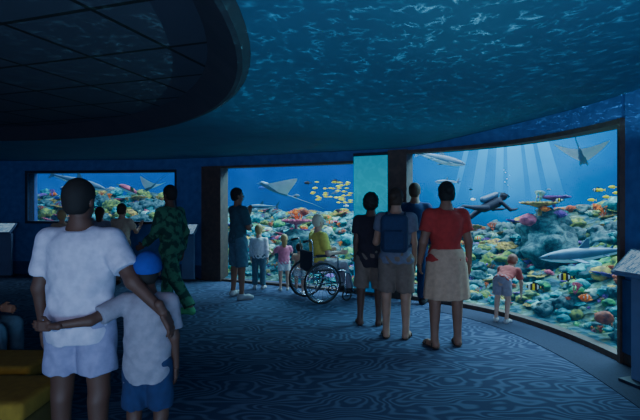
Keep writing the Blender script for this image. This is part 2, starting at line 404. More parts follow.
# ------------------------------------------------------------ floor & ceiling
CC=A(-4.62,1.95); RO=4.23
back=[(1.7,-1.6),(.2,-3.2),(-2.5,-4.6),(-6,-5),(-9.5,-4),(-12,-1.5)]
bd=[tuple(p) for p in CU[::4]]+back
def ringmesh(r0,n,zf):
    V=[];Fc=[];B=len(bd)
    for p in bd:
        p=A(*p); d=nrm(p-CC); s=CC+d*r0; e=p+d*.03
        for k in range(n+1):
            q=s+(e-s)*k/n; V.append((q[0],q[1],zf(q[0],q[1])))
    for i in range(B):
        j=(i+1)%B
        for k in range(n): Fc.append([i*(n+1)+k,j*(n+1)+k,j*(n+1)+k+1,i*(n+1)+k+1])
    return V,Fc
# carpet with ripple contours
m_carpet,nt,o=newmat('ripple_carpet'); b=nt.nodes.new('ShaderNodeBsdfPrincipled'); b.inputs['Roughness'].default_value=.95; b.inputs['Specular IOR Level'].default_value=.15
tc=nt.nodes.new('ShaderNodeTexCoord'); mp=nt.nodes.new('ShaderNodeMapping'); mp.inputs['Rotation'].default_value=(0,0,.5); mp.inputs['Scale'].default_value=(1,2.0,1)
nz=nt.nodes.new('ShaderNodeTexNoise'); nz.inputs['Scale'].default_value=1.35; nz.inputs['Detail'].default_value=1.6; nz.inputs['Roughness'].default_value=.5
nt.links.new(tc.outputs['Object'],mp.inputs[0]); nt.links.new(mp.outputs[0],nz.inputs['Vector'])
m1=nt.nodes.new('ShaderNodeMath'); m1.operation='MULTIPLY'; m1.inputs[1].default_value=110; nt.links.new(nz.outputs['Fac'],m1.inputs[0])
m2=nt.nodes.new('ShaderNodeMath'); m2.operation='SINE'; nt.links.new(m1.outputs[0],m2.inputs[0])
m3=nt.nodes.new('ShaderNodeMath'); m3.operation='MULTIPLY_ADD'; m3.inputs[1].default_value=.5; m3.inputs[2].default_value=.5; nt.links.new(m2.outputs[0],m3.inputs[0])
rr=ramp(nt,[(.3,(.038,.050,.100)),(.95,(.088,.116,.19))]); nt.links.new(m3.outputs[0],rr.inputs[0]); nt.links.new(rr.outputs[0],b.inputs['Base Color']); nt.links.new(b.outputs[0],o.inputs[0])
f=MB(); V,Fc=ringmesh(0.01,10,lambda x,y:0); f.add(V,Fc,m_carpet,False); f.obj('floor')
M_band=mat('navy_carpet_band',(.014,.02,.05),(.02,.028,.065),scale=60,rough=.95)
w=MB(); sweep(w,M_band,u_of(440),UMAX-60,-.50,-.06,.0,.006); w.obj('carpet_border')
M_ceil=mat('ceiling_blue',(.030,.15,.27),(.026,.13,.24),scale=3,rough=.8)
c=MB(); V,Fc=ringmesh(RO,12,zc); c.add(V,[q[::-1] for q in Fc],M_ceil); c.obj('ceiling')
# recessed soffit
m_tile,nt,o=newmat('dark_ceiling_tiles'); b=nt.nodes.new('ShaderNodeBsdfPrincipled'); b.inputs['Roughness'].default_value=.8
tc=nt.nodes.new('ShaderNodeTexCoord'); mp=nt.nodes.new('ShaderNodeMapping'); mp.inputs['Rotation'].default_value=(0,0,.32)
br=nt.nodes.new('ShaderNodeTexBrick'); br.offset=0; br.inputs['Scale'].default_value=1; br.inputs['Brick Width'].default_value=.6; br.inputs['Row Height'].default_value=.6; br.inputs['Mortar Size'].default_value=.016
br.inputs['Color1'].default_value=(.042,.042,.068,1); br.inputs['Color2'].default_value=(.055,.050,.076,1); br.inputs['Mortar'].default_value=(.001,.001,.002,1)
nt.links.new(tc.outputs['Object'],mp.inputs[0]); nt.links.new(mp.outputs[0],br.inputs[0]); nt.links.new(br.outputs[0],b.inputs['Base Color']); nt.links.new(b.outputs[0],o.inputs[0])
M_fas=mat('soffit_fascia',(.030,.026,.040),(.020,.020,.034),scale=4,rough=.8)
s_=MB(); n=128; V=[];Fc=[]
for i in range(n):
    a=2*math.pi*i/n
    for r,z in((RO+.05,2.372),(RO,2.345),(RO-.03,2.345),(RO-.21,2.50)): V.append((CC[0]+r*math.cos(a),CC[1]+r*math.sin(a),z))
for i in range(n):
    j=(i+1)%n
    for k in range(3): Fc.append([i*4+k,i*4+k+1,j*4+k+1,j*4+k])
s_.add(V,Fc,M_fas,False)
V=[(CC[0]+(RO-.20)*math.cos(2*math.pi*i/n),CC[1]+(RO-.20)*math.sin(2*math.pi*i/n),2.5) for i in range(n)]
s_.add(V,[list(range(n))[::-1]],m_tile,False); s_.obj('ceiling_soffit')

# ------------------------------------------------------------ aquarium
m_water,nt,o=newmat('water_glow_gradient'); geo=nt.nodes.new('ShaderNodeNewGeometry'); sx=nt.nodes.new('ShaderNodeSeparateXYZ'); nt.links.new(geo.outputs['Position'],sx.inputs[0])  # water backdrop: depth gradient of light painted as emission
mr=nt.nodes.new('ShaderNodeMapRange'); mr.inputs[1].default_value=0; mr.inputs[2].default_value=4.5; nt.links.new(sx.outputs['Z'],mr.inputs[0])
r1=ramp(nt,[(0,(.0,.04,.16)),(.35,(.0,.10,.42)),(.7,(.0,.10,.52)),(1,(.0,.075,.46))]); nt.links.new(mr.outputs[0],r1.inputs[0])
hot=at(512,120,15)  # centre of the sun glow painted into the backdrop
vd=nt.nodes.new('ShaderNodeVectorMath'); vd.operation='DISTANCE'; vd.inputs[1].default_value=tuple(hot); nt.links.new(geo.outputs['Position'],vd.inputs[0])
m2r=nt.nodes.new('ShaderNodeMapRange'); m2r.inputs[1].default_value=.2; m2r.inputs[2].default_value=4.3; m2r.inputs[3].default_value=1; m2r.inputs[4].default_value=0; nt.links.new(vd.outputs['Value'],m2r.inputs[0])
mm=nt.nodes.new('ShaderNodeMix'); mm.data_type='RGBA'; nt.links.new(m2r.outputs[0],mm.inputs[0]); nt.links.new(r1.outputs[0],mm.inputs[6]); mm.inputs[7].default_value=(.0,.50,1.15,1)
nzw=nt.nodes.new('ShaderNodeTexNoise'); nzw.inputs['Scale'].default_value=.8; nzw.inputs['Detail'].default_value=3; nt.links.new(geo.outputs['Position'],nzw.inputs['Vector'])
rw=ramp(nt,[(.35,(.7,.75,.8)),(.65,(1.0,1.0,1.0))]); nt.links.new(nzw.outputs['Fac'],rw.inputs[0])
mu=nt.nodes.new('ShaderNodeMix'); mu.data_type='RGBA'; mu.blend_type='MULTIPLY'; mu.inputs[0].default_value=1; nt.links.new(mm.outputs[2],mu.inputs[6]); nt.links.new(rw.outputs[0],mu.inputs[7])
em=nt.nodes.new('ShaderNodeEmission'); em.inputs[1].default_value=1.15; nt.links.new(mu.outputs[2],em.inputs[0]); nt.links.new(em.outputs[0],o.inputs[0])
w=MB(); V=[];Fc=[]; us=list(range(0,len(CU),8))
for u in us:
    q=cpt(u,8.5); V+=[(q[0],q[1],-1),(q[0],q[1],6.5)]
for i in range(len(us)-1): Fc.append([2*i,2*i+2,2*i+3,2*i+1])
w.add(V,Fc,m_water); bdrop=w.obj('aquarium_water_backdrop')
E=.05  # faint blue emission in reef materials, standing in for water haze
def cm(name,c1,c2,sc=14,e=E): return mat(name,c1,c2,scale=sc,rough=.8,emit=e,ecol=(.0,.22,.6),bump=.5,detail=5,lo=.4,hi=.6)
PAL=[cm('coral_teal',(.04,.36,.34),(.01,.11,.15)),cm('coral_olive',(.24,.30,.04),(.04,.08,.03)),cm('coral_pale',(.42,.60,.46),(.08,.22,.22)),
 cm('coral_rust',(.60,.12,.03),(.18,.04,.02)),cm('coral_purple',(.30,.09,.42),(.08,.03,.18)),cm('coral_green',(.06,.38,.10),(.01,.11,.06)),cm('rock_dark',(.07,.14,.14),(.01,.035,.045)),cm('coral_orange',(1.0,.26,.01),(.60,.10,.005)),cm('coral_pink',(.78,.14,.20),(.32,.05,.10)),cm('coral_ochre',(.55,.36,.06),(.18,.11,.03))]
def ABE(px): return np.interp(px,[0,190,222,300,352,408,480,560,640],[1.72,1.65,1.15,1.1,1.1,.85,.85,1.15,1.5])
def reefz(x,y,t):
    px=320+FP*x/max(y,.8) if y>.8 else 640
    px=min(max(px,0),640)
    rp=float(np.interp(t,[0,.5,1,2,3.5,5,8.5],[.0,.10,.28,.62,.95,.85,.3]))
    nz=noise.noise(Vector((x*.9,y*.9,0)))*.26+noise.noise(Vector((x*2.3,y*2.3,3)))*.16+noise.noise(Vector((x*6,y*6,5)))*.06
    return ABE(px)*rp+nz*min(1,t/1.5)+.03
w=MB(); ts=[.09]+[.2+.14*i for i in range(58)]; V=[];Fc=[]; us=list(range(40,len(CU)-40,3))
for u in us:
    for t in ts:
        q=cpt(u,t); V.append((q[0],q[1],reefz(q[0],q[1],t)))
nn=len(ts)
for i in range(len(us)-1):
    for k in range(nn-1): Fc.append([i*nn+k,(i+1)*nn+k,(i+1)*nn+k+1,i*nn+k+1])
m_reef,nt,o=newmat('reef_rock'); b=nt.nodes.new('ShaderNodeBsdfPrincipled'); b.inputs['Roughness'].default_value=.85
tc=nt.nodes.new('ShaderNodeTexCoord'); nz=nt.nodes.new('ShaderNodeTexNoise'); nz.inputs['Scale'].default_value=5; nz.inputs['Detail'].default_value=9; nt.links.new(tc.outputs['Object'],nz.inputs['Vector'])
vr=nt.nodes.new('ShaderNodeTexVoronoi'); vr.inputs['Scale'].default_value=9; nt.links.new(tc.outputs['Object'],vr.inputs['Vector'])
r=ramp(nt,[(.3,(.006,.03,.045)),(.45,(.02,.10,.13)),(.55,(.09,.13,.06)),(.65,(.18,.30,.26))]); nt.links.new(nz.outputs['Fac'],r.inputs[0]); nt.links.new(r.outputs[0],b.inputs['Base Color'])
b.inputs['Emission Color'].default_value=(.0,.22,.6,1); b.inputs['Emission Strength'].default_value=E*.8  # same painted haze glow on the reef bed
bu=nt.nodes.new('ShaderNodeBump'); bu.inputs['Distance'].default_value=.08; nt.links.new(vr.outputs['Distance'],bu.inputs['Height']); nt.links.new(bu.outputs[0],b.inputs['Normal']); nt.links.new(b.outputs[0],o.inputs[0])
reef=bpy.data.objects.new('coral_reef',None); bpy.context.collection.objects.link(reef)
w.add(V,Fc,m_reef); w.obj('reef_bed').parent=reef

def t_brain():
    v,f=ico(3); out=[]
    for p in v:
        n1=noise.noise(Vector(p)*4); r=1+.10*math.cos(n1*18)+.14*noise.noise(Vector(p)*1.6); out.append((p[0]*r,p[1]*r,p[2]*r*.75+.3))
    return np.array(out),f
def t_rock(seed):
    v,f=ico(3); out=[]
    for p in v:
        r=1+.5*noise.noise(Vector(p)*1.5+Vector((seed,0,0)))+.3*noise.noise(Vector(p)*4+Vector((seed,0,0))); out.append(p*r)
    return np.array(out)*A(1,1,.7)+A(0,0,.2),f
def merge(L):
    V=[];Fc=[];n=0
    for v,f in L: V.append(np.asarray(v)); Fc+=[[a+n for a in q] for q in f]; n+=len(v)
    return np.concatenate(V),Fc
def t_branch(seed,spread=.6,flat=False):
    rnd=random.Random(seed); L=[]
    def g(p,d,l,r,dep):
        e=p+d*l; L.append(tube([p,(p+e)/2+A(rnd.uniform(-.03,.03),rnd.uniform(-.03,.03),0),e],[r,r*.85,r*.7],5))
        if dep==0: return
        for _ in range(3 if dep>1 else 2):
            nd=nrm(d+A(rnd.uniform(-1,1),0 if flat else rnd.uniform(-1,1),rnd.uniform(-.2,.6))*spread*1.3); g(e,nd,l*.72,r*.68,dep-1)
    for i in range(1 if flat else 4): g(A(0,0,0),nrm(A(rnd.uniform(-spread,spread),0 if flat else rnd.uniform(-spread,spread),1)),.42,.075,3)
    return merge(L)
def t_table(seed):
    rnd=random.Random(seed); n=28; V=[];Fc=[]
    rings=[(.12,-.1),(.10,.35),(.5,.5),(1,.62),(1.03,.68),(.6,.64),(.02,.60)]
    for j,(r,z) in enumerate(rings):
        for i in range(n):
            a=2*math.pi*i/n; q=r*(1+(.14*math.sin(5*a+seed)+.07*math.sin(11*a)) *(r>.3)); V.append((q*math.cos(a),q*math.sin(a),z+.03*math.sin(7*a+j)*(r>.3)))
    for j in range(len(rings)-1):
        for i in range(n): Fc.append([j*n+i,j*n+(i+1)%n,(j+1)*n+(i+1)%n,(j+1)*n+i])
    L=[(np.array(V),Fc)]
    for _ in range(60):
        a=rnd.uniform(0,6.28); r=math.sqrt(rnd.random())*.95; p=A(r*math.cos(a),r*math.sin(a),.62); L.append(tube([p,p+A(rnd.uniform(-.05,.05),rnd.uniform(-.05,.05),.13)],[.035,.02],5))
    return merge(L)
def t_sponge(seed):
    rnd=random.Random(seed); L=[]
    for _ in range(7):
        d=nrm(A(rnd.uniform(-.45,.45),rnd.uniform(-.45,.45),1)); l=rnd.uniform(.6,1.3); p=A(rnd.uniform(-.25,.25),rnd.uniform(-.25,.25),-.1)
        L.append(tube([p,p+d*l*.5,p+d*l*.9,p+d*l,p+d*l*.97,p+d*l*.7],[.10,.13,.15,.14,.10,.09],10))
    return merge(L)
def t_anem(seed):
    rnd=random.Random(seed); L=[]
    for _ in range(70):
        d=nrm(A(rnd.gauss(0,.7),rnd.gauss(0,.7),1)); e=d*.75; L.append(tube([d*.1,d*.45,e+A(rnd.uniform(-.12,.12),rnd.uniform(-.12,.12),.05)],[.05,.045,.035],5))
    return merge(L)
TB=dict(brain=[t_brain()],rock=[t_rock(1),t_rock(5),t_rock(9)],branch=[t_branch(3),t_branch(8)],fan=[t_branch(11,.9,True)],table=[t_table(1),t_table(4)],sponge=[t_sponge(2)],anemone=[t_anem(3)])
groups={k:MB() for k in TB}
kinds=['rock']*9+['brain']*4+['branch']*5+['table']*3+['sponge']*1+['anemone']*3+['fan']*1
rnd=random.Random(21)
placed=0
for it in range(3300):
    u=rnd.uniform(60,len(CU)-60); t=.30+rnd.random()**1.25*4.4; q=cpt(u,t)
    if q[1]<2: continue
    px=320+FP*q[0]/q[1]
    if px<-40 or px>700: continue
    k=rnd.choice(kinds); size=rnd.uniform(.05,.13)*(1+t*.15)
    if t<1.0: size*=.75
    if k in('table',): size*=1.1
    if k=='rock': size*=1.25
    tv,tf=rnd.choice(TB[k])
    pm={'rock':[6,6,6,0,1],'brain':[0,5,9,1,2],'branch':[2,0,3,7,9,4],'table':[0,4,8,1,9],'sponge':[4,3,7],'anemone':[5,3,8,7,2],'fan':[4,3,8]}[k]
    z=reefz(q[0],q[1],t)
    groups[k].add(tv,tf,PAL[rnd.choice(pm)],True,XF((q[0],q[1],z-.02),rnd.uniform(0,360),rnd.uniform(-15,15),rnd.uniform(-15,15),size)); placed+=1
nmz={'rock':'reef_rocks','brain':'brain_coral','branch':'staghorn_coral','table':'table_coral','sponge':'tube_sponge','anemone':'sea_anemones','fan':'sea_fan'}
def hero(k,i,px,py,d,s,pal,yaw=0):
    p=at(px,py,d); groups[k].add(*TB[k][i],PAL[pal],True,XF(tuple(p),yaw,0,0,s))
hero('rock',0,545,238,7.6,.40,6); hero('rock',1,552,255,7.3,.42,6); hero('rock',2,550,222,7.7,.28,6)
hero('table',0,540,214,7.5,.28,9); hero('table',1,554,206,7.7,.24,4,40); hero('branch',0,538,204,7.7,.22,2); hero('anemone',0,560,218,7.4,.16,4); hero('brain',0,528,222,7.5,.13,8); hero('anemone',0,545,212,7.3,.12,7)
hero('branch',1,299,224,8.9,.30,7); hero('table',0,296,230,8.8,.28,8); hero('rock',2,300,246,8.7,.36,6); hero('anemone',0,304,216,8.8,.18,3)
hero('anemone',0,585,302,5.25,.11,7); hero('branch',0,575,294,5.5,.14,8); hero('brain',0,604,320,4.95,.09,3); hero('anemone',0,470,300,7.0,.15,2)
for k,g in groups.items():
    if g.n: g.obj(nmz[k]).parent=reef

# ---- sea life (most skins carry a faint emission standing in for water glow)
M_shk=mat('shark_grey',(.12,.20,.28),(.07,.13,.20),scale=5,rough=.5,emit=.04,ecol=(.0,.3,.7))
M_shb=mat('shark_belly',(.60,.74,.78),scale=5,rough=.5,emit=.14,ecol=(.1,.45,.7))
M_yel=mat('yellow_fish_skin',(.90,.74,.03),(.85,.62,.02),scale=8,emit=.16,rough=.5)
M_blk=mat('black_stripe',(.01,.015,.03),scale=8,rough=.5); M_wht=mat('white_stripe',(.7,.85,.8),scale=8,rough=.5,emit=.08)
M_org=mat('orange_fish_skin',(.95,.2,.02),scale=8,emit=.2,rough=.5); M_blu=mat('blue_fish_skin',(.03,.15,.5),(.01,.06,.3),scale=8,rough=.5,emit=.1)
def loft(sec,n=14):
    V=[];Fc=[]
    for (x,ry,rz,zo) in sec:
        for i in range(n):
            a=2*math.pi*i/n; V.append((x,ry*math.cos(a),zo+rz*math.sin(a)))
    for j in range(len(sec)-1):
        for i in range(n): Fc.append([j*n+i,(j+1)*n+i,(j+1)*n+(i+1)%n,j*n+(i+1)%n])
    Fc.append(list(range(n))); Fc.append([(len(sec)-1)*n+i for i in range(n)][::-1])
    return np.array(V),Fc
def plate(poly,th,axis='y'):
    n=len(poly); V=[]
    for s in(-1,1):
        for p in poly: V.append((p[0],s*th+(p[2] if len(p)>2 else 0),p[1]) if axis=='y' else (p[0],p[1],s*th+(p[2] if len(p)>2 else 0)))
    Fc=[list(range(n))[::-1],[n+i for i in range(n)]]+[[i,(i+1)%n,n+(i+1)%n,n+i] for i in range(n)]
    return np.array(V,float),Fc
def shark(name,p,yaw,L,pitch=0,roll=0):
    mb=MB(); T=XF(tuple(p),yaw,pitch,roll,L)
    sec=[(.5,.005,.004,0),(.46,.03,.022,0),(.38,.055,.048,0),(.25,.07,.07,0),(.1,.072,.078,.0),(-.05,.06,.066,.003),(-.2,.04,.045,.008),(-.33,.022,.026,.012),(-.42,.012,.018,.014)]
    v,f=loft(sec,16); mb.add(v,f,M_shk,True,T)
    v2=v*A(.97,.90,.93)-A(0,0,.014); mb.add(v2,f,M_shb,True,T)
    mb.add(*plate([(.08,.07),(-.02,.17),(-.05,.165),(-.04,.06)],.004),M_shk,False,T)
    mb.add(*plate([(-.24,.04),(-.29,.075),(-.29,.03)],.003),M_shk,False,T)
    mb.add(*plate([(-.40,.02),(-.50,.15),(-.53,.155),(-.47,.02),(-.50,-.06),(-.48,-.065),(-.40,.0)],.004),M_shk,False,T)
    for s in(-1,1):
        mb.add(*plate([(.22,s*.05,-.03),(.10,s*.22,-.07),(.06,s*.22,-.07),(.11,s*.05,-.03)],.004,'z'),M_shk,False,T)
        mb.add(*plate([(-.15,s*.03,-.02),(-.21,s*.08,-.04),(-.22,s*.03,-.02)],.003,'z'),M_shk,False,T)
        v,f=ico(1); mb.add(v*.008+A(.41,s*.045,.015),f,M_blk,True,T)
    mb.obj(name,tuple(p))
def ray(name,p,yaw,Wd,pitch=0,roll=0):
    mb=MB(); T=XF(tuple(p),yaw,pitch,roll,Wd); n=24; V=[]
    m_=8
    for i in range(-n,n+1):
        s=i/n; a=abs(s); xc=.04-.16*a**1.5; hw=.25*(1-a)**.75+.006; x0=xc+hw; x1=xc-hw*.9
        z=.20*a**1.5
        for sg,tk in((1,.055),(-1,.04)):
            for k in range(m_+1):
                t=k/m_; V.append((x0+(x1-x0)*t,s*.5,z+sg*(tk*(1-a)**1.2*math.sin(math.pi*t)+.002)))
    S=2*(m_+1)
    F1=[];F2=[]
    for i in range(2*n):
        for k in range(m_):
            a0=i*S+k; F1.append([a0,a0+1,a0+S+1,a0+S]); b0=i*S+m_+1+k; F2.append([b0,b0+S,b0+S+1,b0+1])
    mb.add(V,F1,M_shk,True,T); mb.add(V,F2,M_shb,True,T)
    mb.add(*loft([(.36,.02,.015,.01),(.33,.05,.035,.01),(.25,.07,.05,.005),(.1,.08,.055,0),(-.12,.04,.035,0),(-.20,.02,.02,0)],12),M_shk,True,T)
    mb.add(*tube([(-.18,0,0),(-.45,.02,.02),(-.75,.0,.06),(-1.0,-.05,.08)],[.014,.009,.006,.002],6),M_shk,True,T)
    for s in(-1,1): mb.add(*plate([(.32,s*.03,0),(.40,s*.06,-.02),(.36,s*.08,-.01),(.28,s*.07,0)],.006,'z'),M_shk,False,T)
    mb.obj(name,tuple(p))
def fish_into(mb,p,yaw,L,mats,pitch=0,deep=1.0):
    T=XF(tuple(p),yaw,pitch,0,L)
    xs=[.5,.46,.38,.27,.15,.02,-.1,-.2,-.28,-.33]; hz=[.01,.05,.11,.16,.18,.175,.14,.09,.05,.035]
    sec=[(x,h*.38,h*deep,0) for x,h in zip(xs,hz)]; v,f=loft(sec,12)
    body=f[:-2]; 
    if len(mats)==1: mb.add(v,f,mats[0],True,T)
    else:
        for mi in range(len(mats)):
            fs=[q for j,q in enumerate(body) if (j//12)%len(mats)==mi]; mb.add(v,fs,mats[mi],True,T)
        mb.add(v,f[-2:],mats[0],True,T)
    fm=mats[-1]
    mb.add(*plate([(-.31,.03),(-.5,.15),(-.45,0),(-.5,-.15),(-.31,-.03)],.006),fm,False,T)
    mb.add(*plate([(.2,.15*deep),(.08,.27*deep),(-.18,.19*deep),(-.24,.06*deep)],.005),fm,False,T)
    mb.add(*plate([(.0,-.15*deep),(-.12,-.26*deep),(-.22,-.08*deep)],.005),fm,False,T)
    for s in(-1,1):
        mb.add(*plate([(.2,s*.06,-.03),(.06,s*.16,-.06),(.1,s*.05,-.06)],.004,'z'),fm,False,T)
        v,f=ico(1); mb.add(v*.018+A(.38,s*.036,.03),f,M_blk,True,T)
shark('shark',at(441,159,8.4),15,1.05,0,10)
shark('shark',at(262,207,9.3),160,.75,0,0)
shark('shark',at(447,182,8.8),-160,.55,0,0)
shark('shark',at(586,254,5.9),172,1.15,0,6)
shark('shark',at(78,182,10.3),10,1.25,0,15)
ray('eagle_ray',at(581,154,7.4),50,.80,0,30)
ray('manta_ray',at(278,191,9.6),200,1.15,10,-24)
ray('manta_ray',at(152,186,10.5),150,.7,10,24)
ys=MB(); r_=random.Random(5)
for i in range(40):
    p=at(r_.uniform(312,351),r_.uniform(182,203),r_.uniform(8.6,9.2)); fish_into(ys,p,180+r_.uniform(-20,20),r_.uniform(.09,.12),[M_yel],deep=.8)
ys.obj('yellow_fish_school')
ys=MB()
for px,py in((601,190),(613,187),(607,197),(592,200),(617,193)): fish_into(ys,at(px,py,6.6),170,.13,[M_yel],deep=.85)
ys.obj('yellow_fish_school')
sf=MB(); 
for px,py,d,L in((566,277,5.75,.22),(535,287,5.95,.22),(598,190,7,.15),(560,200,7,.13)): fish_into(sf,at(px,py,d),165,L,[M_yel,M_blk,M_wht,M_blk],deep=1.15)
sf.obj('striped_reef_fish')
sf=MB()
for px,py,d,L in((586,297,5.1,.15),(478,238,8.0,.14),(330,222,8.6,.15)): fish_into(sf,at(px,py,d),20,L,[M_org,M_wht,M_org])
sf.obj('clownfish')
sf=MB()
for i in range(24): 
    px=r_.choice([r_.uniform(40,115),r_.uniform(230,350),r_.uniform(420,600)]); fish_into(sf,at(px,r_.uniform(180,198) if px<200 else r_.uniform(178,212),10.4),r_.choice([0,180])+r_.uniform(-30,30),r_.uniform(.10,.20),[r_.choice([M_blu,M_wht,M_blk,M_shk])])
sf.obj('small_reef_fish')
# turtle
tm=MB(); T=XF(tuple(at(128,189,10.3)),20,0,25,.42); v,f=ico(3); tm.add(v*A(.5,.4,.18),f,PAL[8],True,T); tm.add(v*A(.46,.37,.12)-A(0,0,.06),f,M_shb,True,T); tm.add(v*A(.14,.1,.09)+A(.6,0,.02),f,PAL[1],True,T)
for s in(-1,1):
    tm.add(*plate([(.35,s*.25,0),(.25,s*.8,.15),(.1,s*.85,.15),(.15,s*.3,0)],.02,'z'),PAL[1],False,T); tm.add(*plate([(-.35,s*.2,0),(-.6,s*.4,0),(-.6,s*.25,0),(-.45,s*.1,0)],.02,'z'),PAL[1],False,T)
tm.obj('sea_turtle')
# diver
M_wet=mat('wetsuit_navy',(.006,.012,.04),(.004,.01,.03),scale=9,rough=.7); M_tank=mat('scuba_tank_steel',(.05,.10,.18),scale=4,rough=.4); M_fin=mat('diver_fin',(.02,.04,.12),scale=4,rough=.6)
dp=[cap((0,0,0),(0,.48,.05),.13,.16),ell((0,.76,.16),(.1,.12,.12)),cap((0,.5,.06),(0,.7,.12),.07,.07)]
fp=[]
for s in(-1,1):
    kn=(s*.12,-.42,-.02+s*.14); an=(s*.15,-.80,.10+s*.16)
    dp+=[cap((s*.09,0,0),kn,.095,.07),cap(kn,an,.065,.042),cap(an,(s*.15,-.90,.08+s*.16),.04,.035),
         cap((s*.19,.5,.04),(s*.36,.60,-.20),.06,.05),cap((s*.36,.60,-.20),(s*.26,.86,-.26),.048,.036),ell((s*.24,.93,-.26),(.04,.07,.025))]
    d_=nrm(A(0,-1,-.12+s*.1)); z_=nrm(np.cross(A(1,0,0),d_)); fp.append(rbox(A(s*.15,-.86,.08+s*.16)+d_*.24,(.11,.26,.014),.012,(A(1,0,0),d_,z_)))
dm=MB(); T=XF(tuple(at(484,208,8.5)),-70,14,0,.64)
dm.add(*sdf(dp,.016,.03),M_wet,True,T); dm.add(*sdf(fp,.012,.01),M_fin,True,T); dm.add(*sdf([cap((0,.02,.24),(0,.5,.27),.09,.09)],.015),M_tank,True,T); dm.add(*sdf([rbox((0,.87,.17),(.075,.03,.045),.02)],.01),M_tank,True,T)
dm.add(*tube([(0,.55,.32),(.15,.7,.28),(.12,.87,.13),(0,.91,.09)],.014,6),M_blk,True,T)
v,f=ico(1)
for i in range(7): dm.add(v*r_.uniform(.01,.022)+A(.1+r_.uniform(-.08,.08),.95+r_.uniform(-.08,.08),.38+i*.09),f,M_shb,True,T)
dm.obj('scuba_diver')
# sun shafts imitated by see-through glowing tubes in the water
m_sh,nt,o=newmat('painted_light_shaft'); tr=nt.nodes.new('ShaderNodeBsdfTransparent'); em=nt.nodes.new('ShaderNodeEmission'); ad=nt.nodes.new('ShaderNodeAddShader')
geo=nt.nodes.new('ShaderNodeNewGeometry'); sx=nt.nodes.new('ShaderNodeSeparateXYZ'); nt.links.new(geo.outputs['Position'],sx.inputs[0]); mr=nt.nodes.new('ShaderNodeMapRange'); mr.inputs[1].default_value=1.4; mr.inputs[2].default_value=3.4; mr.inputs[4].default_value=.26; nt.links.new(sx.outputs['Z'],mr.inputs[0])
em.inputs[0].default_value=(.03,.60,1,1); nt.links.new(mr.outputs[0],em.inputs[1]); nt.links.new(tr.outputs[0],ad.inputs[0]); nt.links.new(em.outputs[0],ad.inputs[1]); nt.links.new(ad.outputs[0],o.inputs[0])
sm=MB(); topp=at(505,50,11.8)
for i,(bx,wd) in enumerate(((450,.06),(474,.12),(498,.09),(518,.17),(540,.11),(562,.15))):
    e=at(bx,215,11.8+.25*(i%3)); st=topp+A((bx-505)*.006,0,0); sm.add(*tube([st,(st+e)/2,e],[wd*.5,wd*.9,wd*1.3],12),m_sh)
sm.obj('sun_ray_glow_tubes')

# ------------------------------------------------------------ people
SK['eye']=mat('eye_white',(.7,.7,.7)); SK['pupil']=mat('eye_dark',(.02,.015,.01)); SK['lip']=mat('lips',(.30,.10,.09))
skD=mat('skin_deep',(.12,.055,.036),rough=.6); skB=mat('skin_brown',(.28,.13,.08),rough=.6); skT=mat('skin_tan',(.42,.22,.14),rough=.6); skL=mat('skin_light',(.62,.36,.26),rough=.6)
hB=mat('hair_black',(.014,.011,.010),rough=.8); hBr=mat('hair_brown',(.05,.025,.013),rough=.7); hBl=mat('hair_blonde',(.45,.30,.12),rough=.7); hR=mat('hair_red',(.26,.07,.04),rough=.7); hG=mat('hair_silver',(.60,.55,.40),rough=.7)
def cl(n,c,c2=None,sc=25): return mat(n,c,c2,scale=sc,rough=.95,bump=.1)
white=cl('white_cotton',(.58,.56,.70)); peri=cl('periwinkle_shorts',(.33,.31,.47)); grey=cl('grey_cotton',(.32,.29,.34)); nav=cl('navy_cloth',(.025,.035,.11)); capb=cl('blue_cap_cloth',(.025,.05,.34))
red=cl('red_cotton',(.46,.035,.03)); khk=cl('khaki_skirt_cloth',(.55,.34,.22)); tealc=cl('teal_shirt',(.04,.09,.12)); dteal=cl('denim_teal',(.08,.15,.21))
camo=mat('camouflage_cloth',(.015,.055,.04),(.055,.19,.10),scale=11,rough=.95,lo=.45,hi=.55); shoeD=mat('dark_shoes',(.02,.02,.025)); shoeG=mat('green_shoes',(.07,.36,.14)); sand=mat('sandals',(.06,.04,.03)); shoeW=mat('white_shoes',(.5,.5,.5))
blkdress=cl('black_top_cloth',(.03,.020,.030)); brn=cl('dark_khaki_cloth',(.20,.14,.11)); slate=cl('slate_shirt',(.16,.16,.22)); pink=cl('pink_cotton',(.75,.22,.35)); org=cl('peach_cotton',(.75,.42,.28)); yelc=cl('yellow_cotton',(.78,.66,.12)); tan=cl('tan_cotton',(.42,.31,.22)); capwh=cl('white_tee',(.7,.75,.78)); mauve=cl('coral_red_cotton',(.42,.08,.07))

# foreground father and son
person('man_in_white_shirt',(-1.34,2.56),-4,1.68,skD,hB,white,peri,shoeD,w=1.08,sleeve=.72,hem=-.13,bt=.70,loose=.024,hair='short',h=.009,hd=(-6,2),
  armR=((.55,-.25,-.75),(.72,-.12,-.62),(.35,.25,-.9),(0,1,.3)),armL=((-.22,-.03,-1),(.05,.10,-1),(.05,.15,-1),None))
person('boy_in_blue_cap',(-.965,2.56),4,1.24,skD,hB,grey,nav,shoeD,w=.98,sleeve=.75,hem=-.16,bt=.85,loose=.03,hair='fade',hs=1.15,h=.010,hd=(12,6),capm=capb,
  armL=((-.75,-.75,-.35),(-.93,-.36,-.05),(-1,.1,0),(0,0,1)),armR=((.12,.05,-1),(.02,.15,-1),(0,.1,-1),None))
